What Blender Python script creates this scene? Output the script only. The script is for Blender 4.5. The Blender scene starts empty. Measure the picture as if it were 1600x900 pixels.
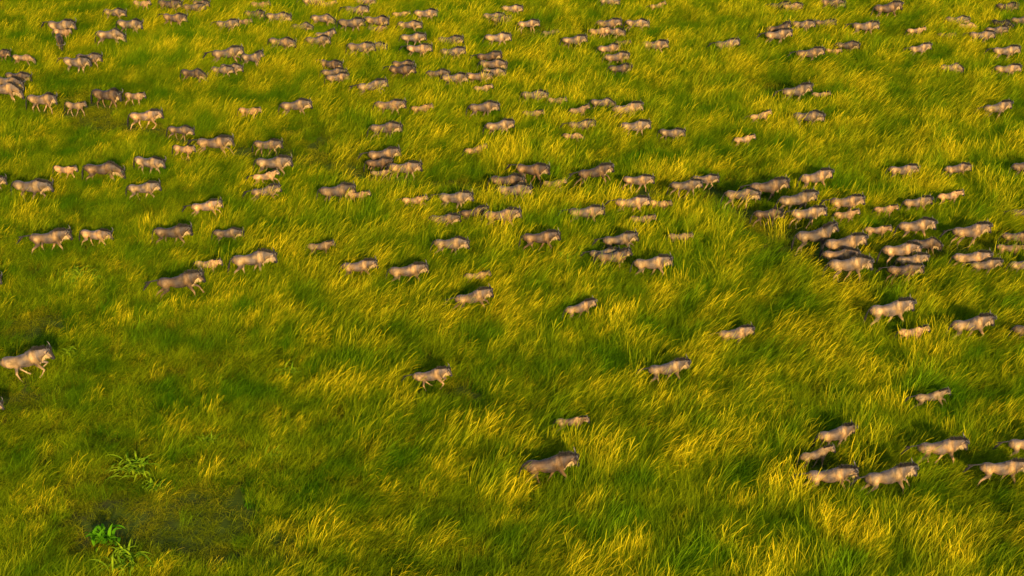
import bpy, bmesh, math, random
import numpy as np
from mathutils import Vector, Matrix, noise as mnoise
sc = bpy.context.scene
COL = sc.collection
R = math.radians

# ------------------------------------------------------------------ camera
cam_d = bpy.data.cameras.new('camera')
cam = bpy.data.objects.new('camera', cam_d)
COL.objects.link(cam)
cam.location = (0, 0, 34.5)
cam.rotation_euler = (R(90 - 29), 0, 0)
cam_d.sensor_width = 36
cam_d.lens = 49.5
cam_d.clip_end = 6000
sc.camera = cam

# ------------------------------------------------------------------ light
SUN_EL, SUN_AZ = 20.0, 14.0          # low evening sun behind the camera; azimuth measured from -Y towards -X
w = bpy.data.worlds.new('World')
sc.world = w
w.use_nodes = True
nt = w.node_tree
bg = nt.nodes['Background']
sky = nt.nodes.new('ShaderNodeTexSky')
sky.sky_type = 'NISHITA'
sky.sun_disc = False
sky.sun_elevation = R(SUN_EL)
nt.links.new(sky.outputs[0], bg.inputs[0])
bg.inputs[1].default_value = 0.135
sd = bpy.data.lights.new('sun', 'SUN')
sd.energy = 4.3
sd.angle = R(4.0)
sd.color = (1.0, 0.74, 0.36)
sun = bpy.data.objects.new('sun', sd)
COL.objects.link(sun)
# vector towards the sun
az = R(SUN_AZ)
to_sun = Vector((math.sin(az) * math.cos(R(SUN_EL)), -math.cos(az) * math.cos(R(SUN_EL)), math.sin(R(SUN_EL))))
sun.rotation_euler = to_sun.to_track_quat('Z', 'Y').to_euler()
sky.sun_rotation = math.atan2(to_sun.x, to_sun.y)
sc.view_settings.view_transform = 'Standard'
sc.view_settings.look = 'None'
sc.view_settings.gamma = 1
sc.view_settings.exposure = 0.80
sc.view_settings.use_curve_mapping = False
sc.cycles.max_bounces = 5
sc.cycles.diffuse_bounces = 2
sc.cycles.glossy_bounces = 1
sc.cycles.transmission_bounces = 2

# ------------------------------------------------------------------ noise helpers
def vnoise(x, y, seed=0):
    x = np.asarray(x, float); y = np.asarray(y, float)
    xi = np.floor(x).astype(np.int64); yi = np.floor(y).astype(np.int64)
    fx = x - xi; fy = y - yi
    fx = fx * fx * (3 - 2 * fx); fy = fy * fy * (3 - 2 * fy)
    def h(a, b):
        n = (a * 374761393 + b * 668265263 + seed * 1274126177) & 0x7fffffff
        n = ((n ^ (n >> 13)) * 1274126177) & 0x7fffffff
        return ((n ^ (n >> 16)) & 0xffff) / 65535.0
    return (h(xi, yi) * (1 - fx) + h(xi + 1, yi) * fx) * (1 - fy) + (h(xi, yi + 1) * (1 - fx) + h(xi + 1, yi + 1) * fx) * fy

def fbm(x, y, seed=0, octv=3):
    s = 0; a = 0.5; t = 0
    for k in range(octv):
        s = s + a * vnoise(x * 2 ** k, y * 2 ** k, seed + k * 17); t += a; a *= 0.5
    return s / t

def mesh_from(name, V, F, mat=None, smooth=True):
    me = bpy.data.meshes.new(name)
    me.from_pydata([tuple(v) for v in V], [], [tuple(f) for f in F])
    if smooth:
        me.polygons.foreach_set('use_smooth', [True] * len(me.polygons))
    if mat: me.materials.append(mat)
    me.update()
    return me

# ------------------------------------------------------------------ materials
def new_mat(name):
    m = bpy.data.materials.new(name); m.use_nodes = True
    t = m.node_tree
    for n in list(t.nodes): t.nodes.remove(n)
    out = t.nodes.new('ShaderNodeOutputMaterial')
    return m, t, out

def N(t, kind, **kw):
    n = t.nodes.new(kind)
    for k, v in kw.items(): setattr(n, k, v)
    return n

def mixcol(t, fac, a, b, mode='MIX'):
    n = N(t, 'ShaderNodeMix', data_type='RGBA', blend_type=mode)
    for s, v in ((n.inputs[0], fac), (n.inputs[6], a), (n.inputs[7], b)):
        if hasattr(v, 'links') or isinstance(v, bpy.types.NodeSocket): t.links.new(v, s)
        elif isinstance(v, (int, float)): s.default_value = v
        else: s.default_value = (*v, 1) if len(v) == 3 else v
    return n.outputs[2]

def ramp(t, src, pts):
    n = N(t, 'ShaderNodeMapRange')
    n.inputs[1].default_value, n.inputs[2].default_value = pts
    t.links.new(src, n.inputs[0])
    return n.outputs[0]

def world_noise(t, scale, detail=2.0, off=(0, 0, 0)):
    g = N(t, 'ShaderNodeNewGeometry')
    mp = N(t, 'ShaderNodeMapping')
    mp.inputs['Location'].default_value = off
    mp.inputs['Scale'].default_value = (1, 1, 0.02)
    t.links.new(g.outputs['Position'], mp.inputs[0])
    n = N(t, 'ShaderNodeTexNoise')
    n.inputs['Scale'].default_value = scale
    n.inputs['Detail'].default_value = detail
    t.links.new(mp.outputs[0], n.inputs['Vector'])
    return n.outputs[0]

def grass_mat(name, base_a, base_b, tip_a, tip_b, tip_start, transl=0.35):
    """blade colours differ by patch (world noise), by blade (attribute r) and from the green stem to the ripe tip (attribute t)"""
    m, t, out = new_mat(name)
    at = N(t, 'ShaderNodeAttribute', attribute_name='bt')
    ar = N(t, 'ShaderNodeAttribute', attribute_name='br')
    big = ramp(t, world_noise(t, 0.16, 3.0), (0.38, 0.62))
    base = mixcol(t, big, base_a, base_b)
    gold = N(t, 'ShaderNodeMath', operation='MULTIPLY')
    g2 = ramp(t, world_noise(t, 0.42, 3.0, (11, 4, 0)), (0.36, 0.60))
    t.links.new(g2, gold.inputs[0]); t.links.new(ramp(t, ar.outputs['Fac'], (0.0, 0.55)), gold.inputs[1])
    tip = mixcol(t, gold.outputs[0], tip_a, tip_b)
    tr = ramp(t, at.outputs['Fac'], tip_start)
    c = mixcol(t, tr, base, tip)
    hv = N(t, 'ShaderNodeHueSaturation')
    t.links.new(c, hv.inputs['Color'])
    v = N(t, 'ShaderNodeMapRange'); v.inputs[3].default_value = 0.62; v.inputs[4].default_value = 1.35
    t.links.new(ar.outputs['Fac'], v.inputs[0]); t.links.new(v.outputs[0], hv.inputs['Value'])
    d = N(t, 'ShaderNodeBsdfDiffuse'); tl = N(t, 'ShaderNodeBsdfTranslucent')
    t.links.new(hv.outputs[0], d.inputs[0]); t.links.new(hv.outputs[0], tl.inputs[0])
    mx = N(t, 'ShaderNodeMixShader'); mx.inputs[0].default_value = transl
    t.links.new(d.outputs[0], mx.inputs[1]); t.links.new(tl.outputs[0], mx.inputs[2])
    t.links.new(mx.outputs[0], out.inputs[0])
    return m

M_leafy = grass_mat('grass_leaf', (0.042, 0.118, 0.002), (0.125, 0.185, 0.003), (0.082, 0.188, 0.003), (0.38, 0.40, 0.005), (0.3, 1.0))
M_stalk = grass_mat('grass_stalk', (0.10, 0.19, 0.003), (0.20, 0.25, 0.004), (0.17, 0.28, 0.004), (0.92, 0.66, 0.012), (0.25, 0.9), 0.45)
M_low = grass_mat('grass_low', (0.09, 0.135, 0.003), (0.15, 0.17, 0.005), (0.17, 0.21, 0.004), (0.46, 0.38, 0.010), (0.2, .9))

def ground_mat():
    m, t, out = new_mat('ground_soil')
    a = ramp(t, world_noise(t, 1.4, 4.0), (0.35, 0.65))
    b = ramp(t, world_noise(t, 0.12, 3.0, (7, 3, 0)), (0.4, 0.6))
    c1 = mixcol(t, a, (0.030, 0.045, 0.006), (0.065, 0.090, 0.010))
    c2 = mixcol(t, a, (0.050, 0.052, 0.014), (0.07, 0.10, 0.010))
    c = mixcol(t, b, c1, c2)
    p = N(t, 'ShaderNodeBsdfPrincipled')
    p.inputs['Roughness'].default_value = 1; p.inputs['Specular IOR Level'].default_value = 0
    t.links.new(c, p.inputs['Base Color'])
    t.links.new(p.outputs[0], out.inputs[0])
    return m
M_ground = ground_mat()

def coat_mat():
    m, t, out = new_mat('wildebeest_coat')
    col = N(t, 'ShaderNodeAttribute', attribute_name='coat')
    oi = N(t, 'ShaderNodeObjectInfo')
    c = mixcol(t, 1.0, col.outputs['Color'], oi.outputs['Color'], 'MULTIPLY')
    tc = N(t, 'ShaderNodeTexCoord')
    nz = N(t, 'ShaderNodeTexNoise'); nz.inputs['Scale'].default_value = 3.6; nz.inputs['Detail'].default_value = 4
    ad = N(t, 'ShaderNodeVectorMath', operation='ADD')
    cb = N(t, 'ShaderNodeCombineXYZ'); t.links.new(oi.outputs['Random'], cb.inputs[0])
    sc_ = N(t, 'ShaderNodeVectorMath', operation='SCALE'); sc_.inputs[3].default_value = 40
    t.links.new(cb.outputs[0], sc_.inputs[0])
    t.links.new(tc.outputs['Object'], ad.inputs[0]); t.links.new(sc_.outputs[0], ad.inputs[1])
    t.links.new(ad.outputs[0], nz.inputs['Vector'])
    v = N(t, 'ShaderNodeMapRange'); v.inputs[1].default_value = .3; v.inputs[2].default_value = .7
    v.inputs[3].default_value = .50; v.inputs[4].default_value = 1.42
    t.links.new(nz.outputs[0], v.inputs[0])
    hv = N(t, 'ShaderNodeHueSaturation'); t.links.new(c, hv.inputs['Color']); t.links.new(v.outputs[0], hv.inputs['Value'])
    p = N(t, 'ShaderNodeBsdfPrincipled')
    p.inputs['Roughness'].default_value = .62; p.inputs['Specular IOR Level'].default_value = .25
    t.links.new(hv.outputs[0], p.inputs['Base Color'])
    bp = N(t, 'ShaderNodeBump'); bp.inputs['Strength'].default_value = .25; bp.inputs['Distance'].default_value = .03
    nz2 = N(t, 'ShaderNodeTexNoise'); nz2.inputs['Scale'].default_value = 22
    t.links.new(ad.outputs[0], nz2.inputs['Vector']); t.links.new(nz2.outputs[0], bp.inputs['Height'])
    t.links.new(bp.outputs[0], p.inputs['Normal'])
    t.links.new(p.outputs[0], out.inputs[0])
    return m
M_coat = coat_mat()

def plain_mat(name, c, c2, rough, scale=12, spec=.2):
    m, t, out = new_mat(name)
    tc = N(t, 'ShaderNodeTexCoord'); nz = N(t, 'ShaderNodeTexNoise'); nz.inputs['Scale'].default_value = scale
    t.links.new(tc.outputs['Object'], nz.inputs['Vector'])
    f = ramp(t, nz.outputs[0], (.35, .65))
    p = N(t, 'ShaderNodeBsdfPrincipled'); p.inputs['Roughness'].default_value = rough; p.inputs['Specular IOR Level'].default_value = spec
    t.links.new(mixcol(t, f, c, c2), p.inputs['Base Color']); t.links.new(p.outputs[0], out.inputs[0])
    return m
M_mane = plain_mat('dark_mane_hair', (0.012, 0.011, 0.011), (0.03, 0.025, 0.022), .7)
M_beard = plain_mat('straw_beard_hair', (0.45, 0.30, 0.12), (0.26, 0.17, 0.08), .8)
M_horn = plain_mat('horn', (0.05, 0.043, 0.038), (0.16, 0.13, 0.10), .4, 8, .4)
M_tail = plain_mat('black_tail_hair', (0.014, 0.012, 0.012), (0.03, 0.025, 0.022), .6)
M_broad = plain_mat('broad_leaf', (0.09, 0.18, 0.005), (0.23, 0.30, 0.008), .8, 3, 0)
M_broad_dark = plain_mat('broad_leaf_dark', (0.05, 0.16, 0.003), (0.09, 0.22, 0.004), .8, 3, 0)

# ------------------------------------------------------------------ ground sheet
def structure(name, me, label):
    o = bpy.data.objects.new(name, me); COL.objects.link(o)
    o['kind'] = 'structure'; o['label'] = label; o['category'] = 'ground'
    return o
gv, gf = [], []
xs = list(np.linspace(-60, 60, 61)); ys = list(np.linspace(20, 130, 56))
xs = [-3000, -600, -150] + xs + [150, 600, 3000]; ys = [-600, -150] + ys + [200, 500, 1500, 4000]
for y in ys:
    for x in xs:
        z = -0.02 + (0.10 * (float(fbm(x * .35, y * .35, 5)) - .5) if abs(x) < 70 and 15 < y < 135 else 0)
        gv.append((x, y, z))
nx = len(xs)
for j in range(len(ys) - 1):
    for i in range(nx - 1):
        a = j * nx + i; gf.append((a, a + 1, a + nx + 1, a + nx))
structure('ground', mesh_from('ground', gv, gf, M_ground), 'savanna soil under the grass')

# ------------------------------------------------------------------ wildebeest
def frame(d):
    d = d.normalized()
    s = Vector((0, 1, 0))
    s = (s - d * s.dot(d))
    if s.length < 1e-3: s = Vector((1, 0, 0))
    s.normalize()
    return s, s.cross(d) * -1

def loft(V, F, st, n=14):
    """st: list of (centre, half width sideways, half height)"""
    P = [Vector(c) for c, _, _ in st]
    base = len(V)
    for i, (c, hw, hh) in enumerate(st):
        d = (P[min(i + 1, len(P) - 1)] - P[max(i - 1, 0)])
        s, u = frame(d)
        for k in range(n):
            a = 2 * math.pi * k / n
            V.append(P[i] + s * math.cos(a) * hw + u * math.sin(a) * hh)
    for i in range(len(st) - 1):
        for k in range(n):
            a = base + i * n + k; b = base + i * n + (k + 1) % n
            F.append((a, b, b + n, a + n))
    F.append(tuple(base + k for k in range(n))[::-1])
    F.append(tuple(base + (len(st) - 1) * n + k for k in range(n)))

def chain(p0, segs, y, splay=0.0):
    pts = [Vector(p0)]
    for L, ang in segs:
        a = R(ang)
        pts.append(pts[-1] + Vector((math.sin(a) * L, splay * L, -math.cos(a) * L)))
    return pts

FRONT = {'stand': (-8, 4, 0, 20), 'fwd': (18, 26, 2, 15), 'back': (-25, -22, -32, -10), 'lift': (22, 35, -35, -60),
         'fold': (35, 68, -55, -95), 'reach': (38, 58, 25, 30)}
HIND = {'stand': (35, -36, 4, 25), 'fwd': (58, -14, 16, 30), 'back': (8, -50, -22, 0), 'under': (72, 5, 45, 55), 'push': (-8, -62, -40, -30),
        'lift': (55, -30, -40, -50)}
POSE = {
 # head: 'level', 'low', 'high'; legs FL FR HL HR; pitch; tail
 'walk_a': ('level', 'fwd', 'back', 'back', 'fwd', 0, 'down'),
 'walk_b': ('level', 'back', 'lift', 'fwd', 'back', 0, 'down'),
 'walk_c': ('mid', 'stand', 'fwd', 'back', 'stand', 0, 'down'),
 'stream_a': ('level', 'back', 'fwd', 'fwd', 'back', 0, 'back'),
 'turn_a': ('level', 'back', 'fwd', 'fwd', 'stand', 1, 'down'),
 'turn_b': ('mid', 'lift', 'back', 'stand', 'fwd', 0, 'down'),
 'walk_d': ('level', 'stand', 'back', 'back', 'stand', -2, 'back'),
 'low_a': ('low', 'stand', 'fwd', 'stand', 'back', 0, 'down'),
 'low_b': ('mid', 'back', 'stand', 'fwd', 'back', 2, 'down'),
 'high_a': ('high', 'stand', 'stand', 'stand', 'back', -3, 'down'),
 'run_a': ('level', 'reach', 'fwd', 'push', 'back', -3, 'back'),
 'run_b': ('level', 'fold', 'lift', 'under', 'fwd', -5, 'back'),
 'calf_a': ('calf', 'fwd', 'back', 'back', 'fwd', 0, 'down'),
 'calf_b': ('calf', 'back', 'stand', 'fwd', 'back', 0, 'down'),
 'calf_run': ('calf', 'reach', 'fwd', 'under', 'push', -4, 'back'),
 'calf_low': ('low', 'stand', 'fwd', 'stand', 'back', 0, 'down'),
}
# neck points and head direction for each carriage: neck1, neck2, poll, muzzle
HEAD = {
 'level': ((.62, 1.09), (.79, 1.14), (.94, 1.20), (1.10, .76)),
 'mid':   ((.63, 1.05), (.81, 1.06), (.97, 1.08), (1.12, .64)),
 'low':   ((.64, .99), (.83, .90), (.98, .83), (1.12, .38)),
 'high':  ((.58, 1.15), (.70, 1.28), (.82, 1.42), (1.06, 1.06)),
 'calf':  ((.58, 1.08), (.72, 1.17), (.84, 1.25), (1.03, .92)),
}
def hair_card(V, F, root, d, width_dir, L, wd):
    a = len(V)
    V += [root - width_dir * wd, root + width_dir * wd, root + d * L * .55 + width_dir * wd * .7, root + d * L * .55 - width_dir * wd * .7, root + d * L]
    F += [(a, a + 1, a + 2, a + 3), (a + 3, a + 2, a + 4)]

def make_variant(key):
    hd, fl, fr, hl, hr, pitch, tail = POSE[key]
    calf = key.startswith('calf')
    rnd = random.Random(key)
    V, F = [], []
    k = .86 if calf else 1.0     # slimmer trunk for the young ones
    T = [((-.90, 0, 1.06), .05, .07), ((-.87, 0, 1.03), .14 * k, .18), ((-.76, 0, .99), .21 * k, .26), ((-.58, 0, .965), .225 * k, .275),
         ((-.36, 0, .94), .185 * k, .235), ((-.15, 0, .90), .27 * k, .31), ((.08, 0, .90), .265 * k, .35), ((.17, 0, .94), .205 * k, .385),
         ((.38, 0, .985), .20 * k, .42), ((.50, 0, 1.0), .17 * k, .375)]
    T = [((c[0], c[1], c[2] + .015), w_ * .95, h_ * (.84 if -.8 < c[0] < .6 else .9)) for c, w_, h_ in T]
    if calf:
        T = [(c, w_, h_ * (.86 if c[0] > -.5 else .92)) for c, w_, h_ in T]
    n1, n2, pl, mz = [Vector((p[0], 0, p[1])) for p in HEAD[hd]]
    turn = Matrix.Rotation(R({'turn_a': -30, 'turn_b': 24, 'low_b': -10, 'calf_b': -18}.get(key, 0)), 3, 'Z')      # head swung to one side
    n2, pl, mz = [n1 + turn @ (q - n1) for q in (n2, pl, mz)]
    loft(V, F, T + [(tuple(n1 + Vector((0, 0, .01))), .135 * k, .225 * k), (tuple(n2), .09 * k, .155 * k), (tuple(pl + Vector((-.02, 0, -.03))), .10, .145 * k), ])
    ax = (mz - pl); ax.normalize(); hl_ = (mz - pl).length
    up = Vector((-ax.z, 0, ax.x))
    if up.x < 0 and up.z < 0: up = -up
    if up.z < 0: up = -up
    # head: broad at the poll and eyes, narrowing, then the wide square muzzle
    H = [(pl - ax * .06, .07, .09), (pl + ax * .02, .11, .13), (pl + ax * .12, .11, .14), (pl + ax * .22, .088, .12), (pl + ax * .32, .072, .095),
         (pl + ax * (hl_ - .07), .078, .088), (pl + ax * (hl_ - .01), .080, .08), (pl + ax * (hl_ + .02), .06, .055)]
    loft(V, F, [(tuple(c), a, b) for c, a, b in H], 12)
    for s in (1, -1):          # ears, held out sideways and slightly back
        e0 = pl + Vector((0, s * .09, 0)) + up * .05
        e1 = e0 + Vector((-.05, s * .12, -.02)); e2 = e0 + Vector((-.09, s * .22, -.05))
        loft(V, F, [(tuple(e0), .025, .03), (tuple(e1), .035, .035), (tuple(e2), .008, .012)], 8)
    # legs
    for s, ft, ht in ((1, fl, hl), (-1, fr, hr)):
        p = chain((.36, s * .12, .90), list(zip((.25, .34, .29, .12), FRONT[ft])), s)
        rr = (.15, .085, .048, .036, .045)
        st = [((p[0] + Vector((-.04, -s * .01, .26))), .07, .08), ((p[0] + Vector((-.01, s * .015, .12))), .115, .135)] + [(p[i], rr[i] * (.80 if i == 0 else .85), rr[i]) for i in range(5)]
        st.insert(5, ((p[2] + p[3]) / 2, .028, .030)); st.insert(4, ((p[1] + p[2]) / 2, .055, .062))
        loft(V, F, [(tuple(c), a, b) for c, a, b in st], 10)
        p = chain((-.60, s * .12, .95), list(zip((.31, .37, .33, .12), HIND[ht])), s)
        st = [((p[0] + Vector((-.05, -s * .01, .10))), .125, .16), (p[0] + Vector((0, s * .01, 0)), .145, .19), ((p[0] + p[1]) / 2, .105, .165), (p[1], .078, .12),
              ((p[1] + p[2]) / 2, .048, .066), (p[2], .036, .05), ((p[2] + p[3]) / 2, .028, .034), (p[3], .032, .036), (p[4], .042, .046)]
        loft(V, F, [(tuple(c), a, b) for c, a, b in st], 10)
    me = mesh_from('tmp', V, F)
    bm = bmesh.new(); bm.from_mesh(me); bmesh.ops.recalc_face_normals(bm, faces=bm.faces); bm.to_mesh(me); bm.free()
    o = bpy.data.objects.new('tmp', me); COL.objects.link(o)
    md = o.modifiers.new('r', 'REMESH'); md.mode = 'VOXEL'; md.voxel_size = .021
    ms = o.modifiers.new('s', 'SMOOTH'); ms.factor = .5; ms.iterations = 3
    dg = bpy.context.evaluated_depsgraph_get()
    body = bpy.data.meshes.new_from_object(o.evaluated_get(dg))
    bpy.data.objects.remove(o)
    body.name = 'wildebeest_body_' + key
    body.materials.clear(); body.materials.append(M_coat)
    body.polygons.foreach_set('use_smooth', [True] * len(body.polygons))
    # coat pattern: brindled neck and shoulders, dark spine, black face, tawny lower legs, dark hooves; light and shade on the body painted in
    nv = len(body.vertices)
    co = np.empty(nv * 3); body.vertices.foreach_get('co', co); co = co.reshape(-1, 3)
    x, y, z = co[:, 0], co[:, 1], co[:, 2]
    base = np.array((.200, .116, .044)); dark = np.array((.030, .025, .026)); tawny = np.array((.42, .26, .11)); flank_shade = np.array((.085, .062, .050))
    if calf: base = np.array((.28, .155, .058))
    c = np.tile(base, (nv, 1))
    def blend(c, col, f):
        f = np.clip(f, 0, 1)[:, None]; return c * (1 - f) + col * f
    ang_ = x * 20 + z * 3 + 2.2 * (vnoise(x * 5, z * 3 + np.sign(y) * 5, 3) - .5)
    wave = vnoise(ang_, np.sign(y) * 7 + z * 2.2, 9)
    front = np.clip((x + .15) / .3, 0, 1) * np.clip((z - .62) / .15, 0, 1)
    c = blend(c, np.array((.036, .029, .027)), np.clip((wave - .48) * 4, 0, 1) * front * (.35 if calf else .85))
    patch = vnoise(x * 3.1 + 5, z * 3.3 + np.sign(y) * 9, 23)
    c = blend(c, np.array((.085, .062, .052)), np.clip((patch - .48) * 4, 0, 1) * (.3 if calf else .75) * (x > -.75))
    c = blend(c, np.array((.43, .26, .10)), 1.3 * np.clip(1 - np.hypot((x + .58) / .20, (z - .98) / .26), 0, 1) * .8)       # sunlit haunch painted into the coat
    c = blend(c, np.array((.40, .235, .09)), 1.2 * np.clip(1 - np.hypot((x - .30) / .10, (z - 1.05) / .30), 0, 1) * .7)      # painted highlight on the shoulder blade
    c = blend(c, dark * 1.6, np.clip((-.80 - x) / .07, 0, 1) * np.clip((1.15 - z) / .2, 0, 1) * (.35 if calf else .8))  # painted shade on the rear of the rump
    c = blend(c, dark * 2.0, np.clip((x - .42) / .1, 0, 1) * np.clip((z - .85) / .25, 0, 1) * (.2 if calf else .7))   # darker neck
    # shade on the flank behind the shoulder, painted as a greyer coat
    c = blend(c, flank_shade, np.clip(1 - np.abs(x + .12) / .30, 0, 1) * .75)
    ridge = np.interp(x, [-1, -.8, -.4, 0, .25, .45, .7, 1], [1.12, 1.20, 1.17, 1.17, 1.29, 1.33, 1.28, 1.26])
    if not calf:
        c = blend(c, dark * 2.4, np.clip((z - ridge + .07) / .07, 0, 1) * (x < .6) * .65)  # dark dorsal hair, deepened to paint the shade on the back
    c = blend(c, tawny, np.clip((.58 - z) / .15, 0, 1) * .8)
    plx = np.array(pl); axx = np.array(ax)
    rel = co - plx; t_ = rel @ axx; perp = np.linalg.norm(rel - t_[:, None] * axx, axis=1)
    onhead = (t_ > -.02) & (perp < .16) & (x > .8)
    upx = rel @ np.array(up)
    c = np.where(onhead[:, None], np.array((.26, .17, .10)) if not calf else np.array((.36, .23, .12)), c)
    c = blend(c, dark, (onhead & (upx > .02)) * 1.0 * (.95 if not calf else .7))
    c = blend(c, dark * .7, onhead * np.clip((t_ - (hl_ - .16)) / .05, 0, 1))
    c = blend(c, dark * .4, onhead * (np.abs(t_ - .12) < .025) * (np.abs(upx - .03) < .025) * (np.abs(y) > .085))   # eyes
    c = blend(c, dark * .6, np.clip((.085 - z) / .03, 0, 1) * (z < .1))
    ca = body.color_attributes.new('coat', 'FLOAT_COLOR', 'POINT')
    ca.data.foreach_set('color', np.concatenate([c, np.ones((nv, 1))], 1).ravel())
    # mane: upright crest from withers to forelock
    V, F = [], []
    crest = [Vector((.26, 0, 1.28 if not calf else 1.20)), Vector((.46, 0, 1.315 if not calf else 1.22)), n1 + Vector((-.03, 0, .215 * k)), n2 + Vector((-.03, 0, .15 * k)), pl + Vector((-.03, 0, .09)), pl + ax * .12 + up * .12]
    for i in range(240 if not calf else 130):
        t = rnd.random() ** .85 * (len(crest) - 1.001); j = int(t); r0 = crest[j].lerp(crest[j + 1], t - j)
        d = (crest[j + 1] - crest[j]).normalized(); u = Vector((-d.z, 0, d.x)); u = u if u.z > 0 or u.x > 0 else -u
        s = rnd.uniform(-1, 1)
        dd = (u * 1.0 - d * rnd.uniform(.1, .5) + Vector((0, s * .55, 0))).normalized()
        L = (rnd.uniform(.12, .20) if t > .6 else rnd.uniform(.06, .12)) * (.75 if calf else 1)
        hair_card(V, F, r0 + Vector((0, s * .035, -.03)), dd, d, L, .022)
    mane = mesh_from('mane_' + key, V, F, M_mane)
    # beard and throat fringe
    V, F = [], []
    throat = [pl + ax * (hl_ * .5) - up * .07, pl + ax * .12 - up * .11, n2 + Vector((0, 0, -.15 * k)), n1 + Vector((.0, 0, -.21 * k)), Vector((.50, 0, .70))]
    for i in range(120 if not calf else 40):
        t = rnd.random() * (len(throat) - 1.001); j = int(t); r0 = throat[j].lerp(throat[j + 1], t - j)
        s = rnd.uniform(-1, 1)
        L = rnd.uniform(.13, .27) * (.5 if calf else 1)
        hair_card(V, F, r0 + Vector((0, s * .03, .03)), Vector((rnd.uniform(-.3, .15), s * .2, -1)).normalized(), Vector((1, 0, 0)), L, .02)
    beard = mesh_from('beard_' + key, V, F, M_beard)
    # horns
    horns = []
    for s in (1, -1):
        V, F = [], []
        b = pl + up * .09 + ax * .0
        if calf:
            pts = [b + Vector((0, s * .05, 0)), b + Vector((-.02, s * .07, .09)), b + Vector((-.03, s * .06, .17))]; rad = (.025, .018, .004)
        else:
            pts = [b + Vector((0, s * .04, -.01)), b + Vector((.01, s * .14, -.02)), b + Vector((.02, s * .24, -.01)), b + Vector((.01, s * .30, .06)), b + Vector((-.02, s * .29, .15)), b + Vector((-.04, s * .24, .23))]
            rad = (.050, .038, .028, .020, .013, .003)
        n = 8; a0 = 0
        for i, (q, r_) in enumerate(zip(pts, rad)):
            d = (pts[min(i + 1, len(pts) - 1)] - pts[max(0, i - 1)]).normalized()
            e = d.cross(Vector((1, 0, 0))).normalized(); g = d.cross(e)
            for m_ in range(n):
                an = 2 * math.pi * m_ / n; V.append(q + e * math.cos(an) * r_ + g * math.sin(an) * r_)
        for i in range(len(pts) - 1):
            for m_ in range(n):
                a = i * n + m_; b_ = i * n + (m_ + 1) % n; F.append((a, b_, b_ + n, a + n))
        F.append(tuple(range(n))); F.append(tuple(range(len(V) - n, len(V))))
        horns.append(mesh_from('horn_' + key, V, F, M_horn))
    # tail with its long hair
    V, F = [], []
    if tail == 'down':
        tp = [Vector((-.86, 0, 1.14)), Vector((-.98, 0, 1.04)), Vector((-1.04, .01, .85)), Vector((-1.08, .02, .68)), Vector((-1.12, .03, .40)), Vector((-1.16, .03, .22))]
    else:
        tp = [Vector((-.86, 0, 1.14)), Vector((-1.06, 0, 1.12)), Vector((-1.20, .02, 1.10)), Vector((-1.33, .04, 1.00)), Vector((-1.46, .05, .85)), Vector((-1.56, .06, .72))]
    loft(V, F, [(tuple(q), r_, r_) for q, r_ in zip(tp, (.035, .028, .03, .05, .045, .01))], 8)
    for i in range(120 if not calf else 50):
        t = 1.2 + rnd.random() * 2.6; j = int(t); r0 = tp[j].lerp(tp[j + 1], t - j)
        d = (tp[min(j + 1, 5)] - tp[j]).normalized(); s = rnd.uniform(-1, 1)
        dd = (d + Vector((rnd.uniform(-.12, .12), s * .15, rnd.uniform(-.16, .06)))).normalized()
        hair_card(V, F, r0, dd, Vector((0, 1, 0)) if i % 2 else Vector((d.z, 0, -d.x)), rnd.uniform(.18, .34) * (.7 if calf else 1), .022)
    tl = mesh_from('tail_' + key, V, F, M_tail)
    return dict(body=body, mane=mane, beard=beard, horns=horns, tail=tl, pitch=pitch)

def make_wildebeest(key):
    """the first of its kind: an Empty on the ground between the hooves with body, mane, beard, horns and tail"""
    v = make_variant(key)
    root = bpy.data.objects.new('wildebeest', None); root.empty_display_size = .3
    COL.objects.link(root)
    for nm, me in [('body', v['body']), ('mane', v['mane']), ('beard', v['beard']), ('horn', v['horns'][0]), ('horn', v['horns'][1]), ('tail', v['tail'])]:
        c = bpy.data.objects.new(nm, me); COL.objects.link(c); c.parent = root
        c.rotation_euler = (0, R(v['pitch']), 0)
        c.location = (0, 0, .0)
    return root

TINT = {'t': (1, 1, 1), 'p': (1.30, 1.25, 1.18), 'd': (.60, .57, .56), 'g': (.80, .84, .92), 'k': (.13, .15, .19)}
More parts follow.
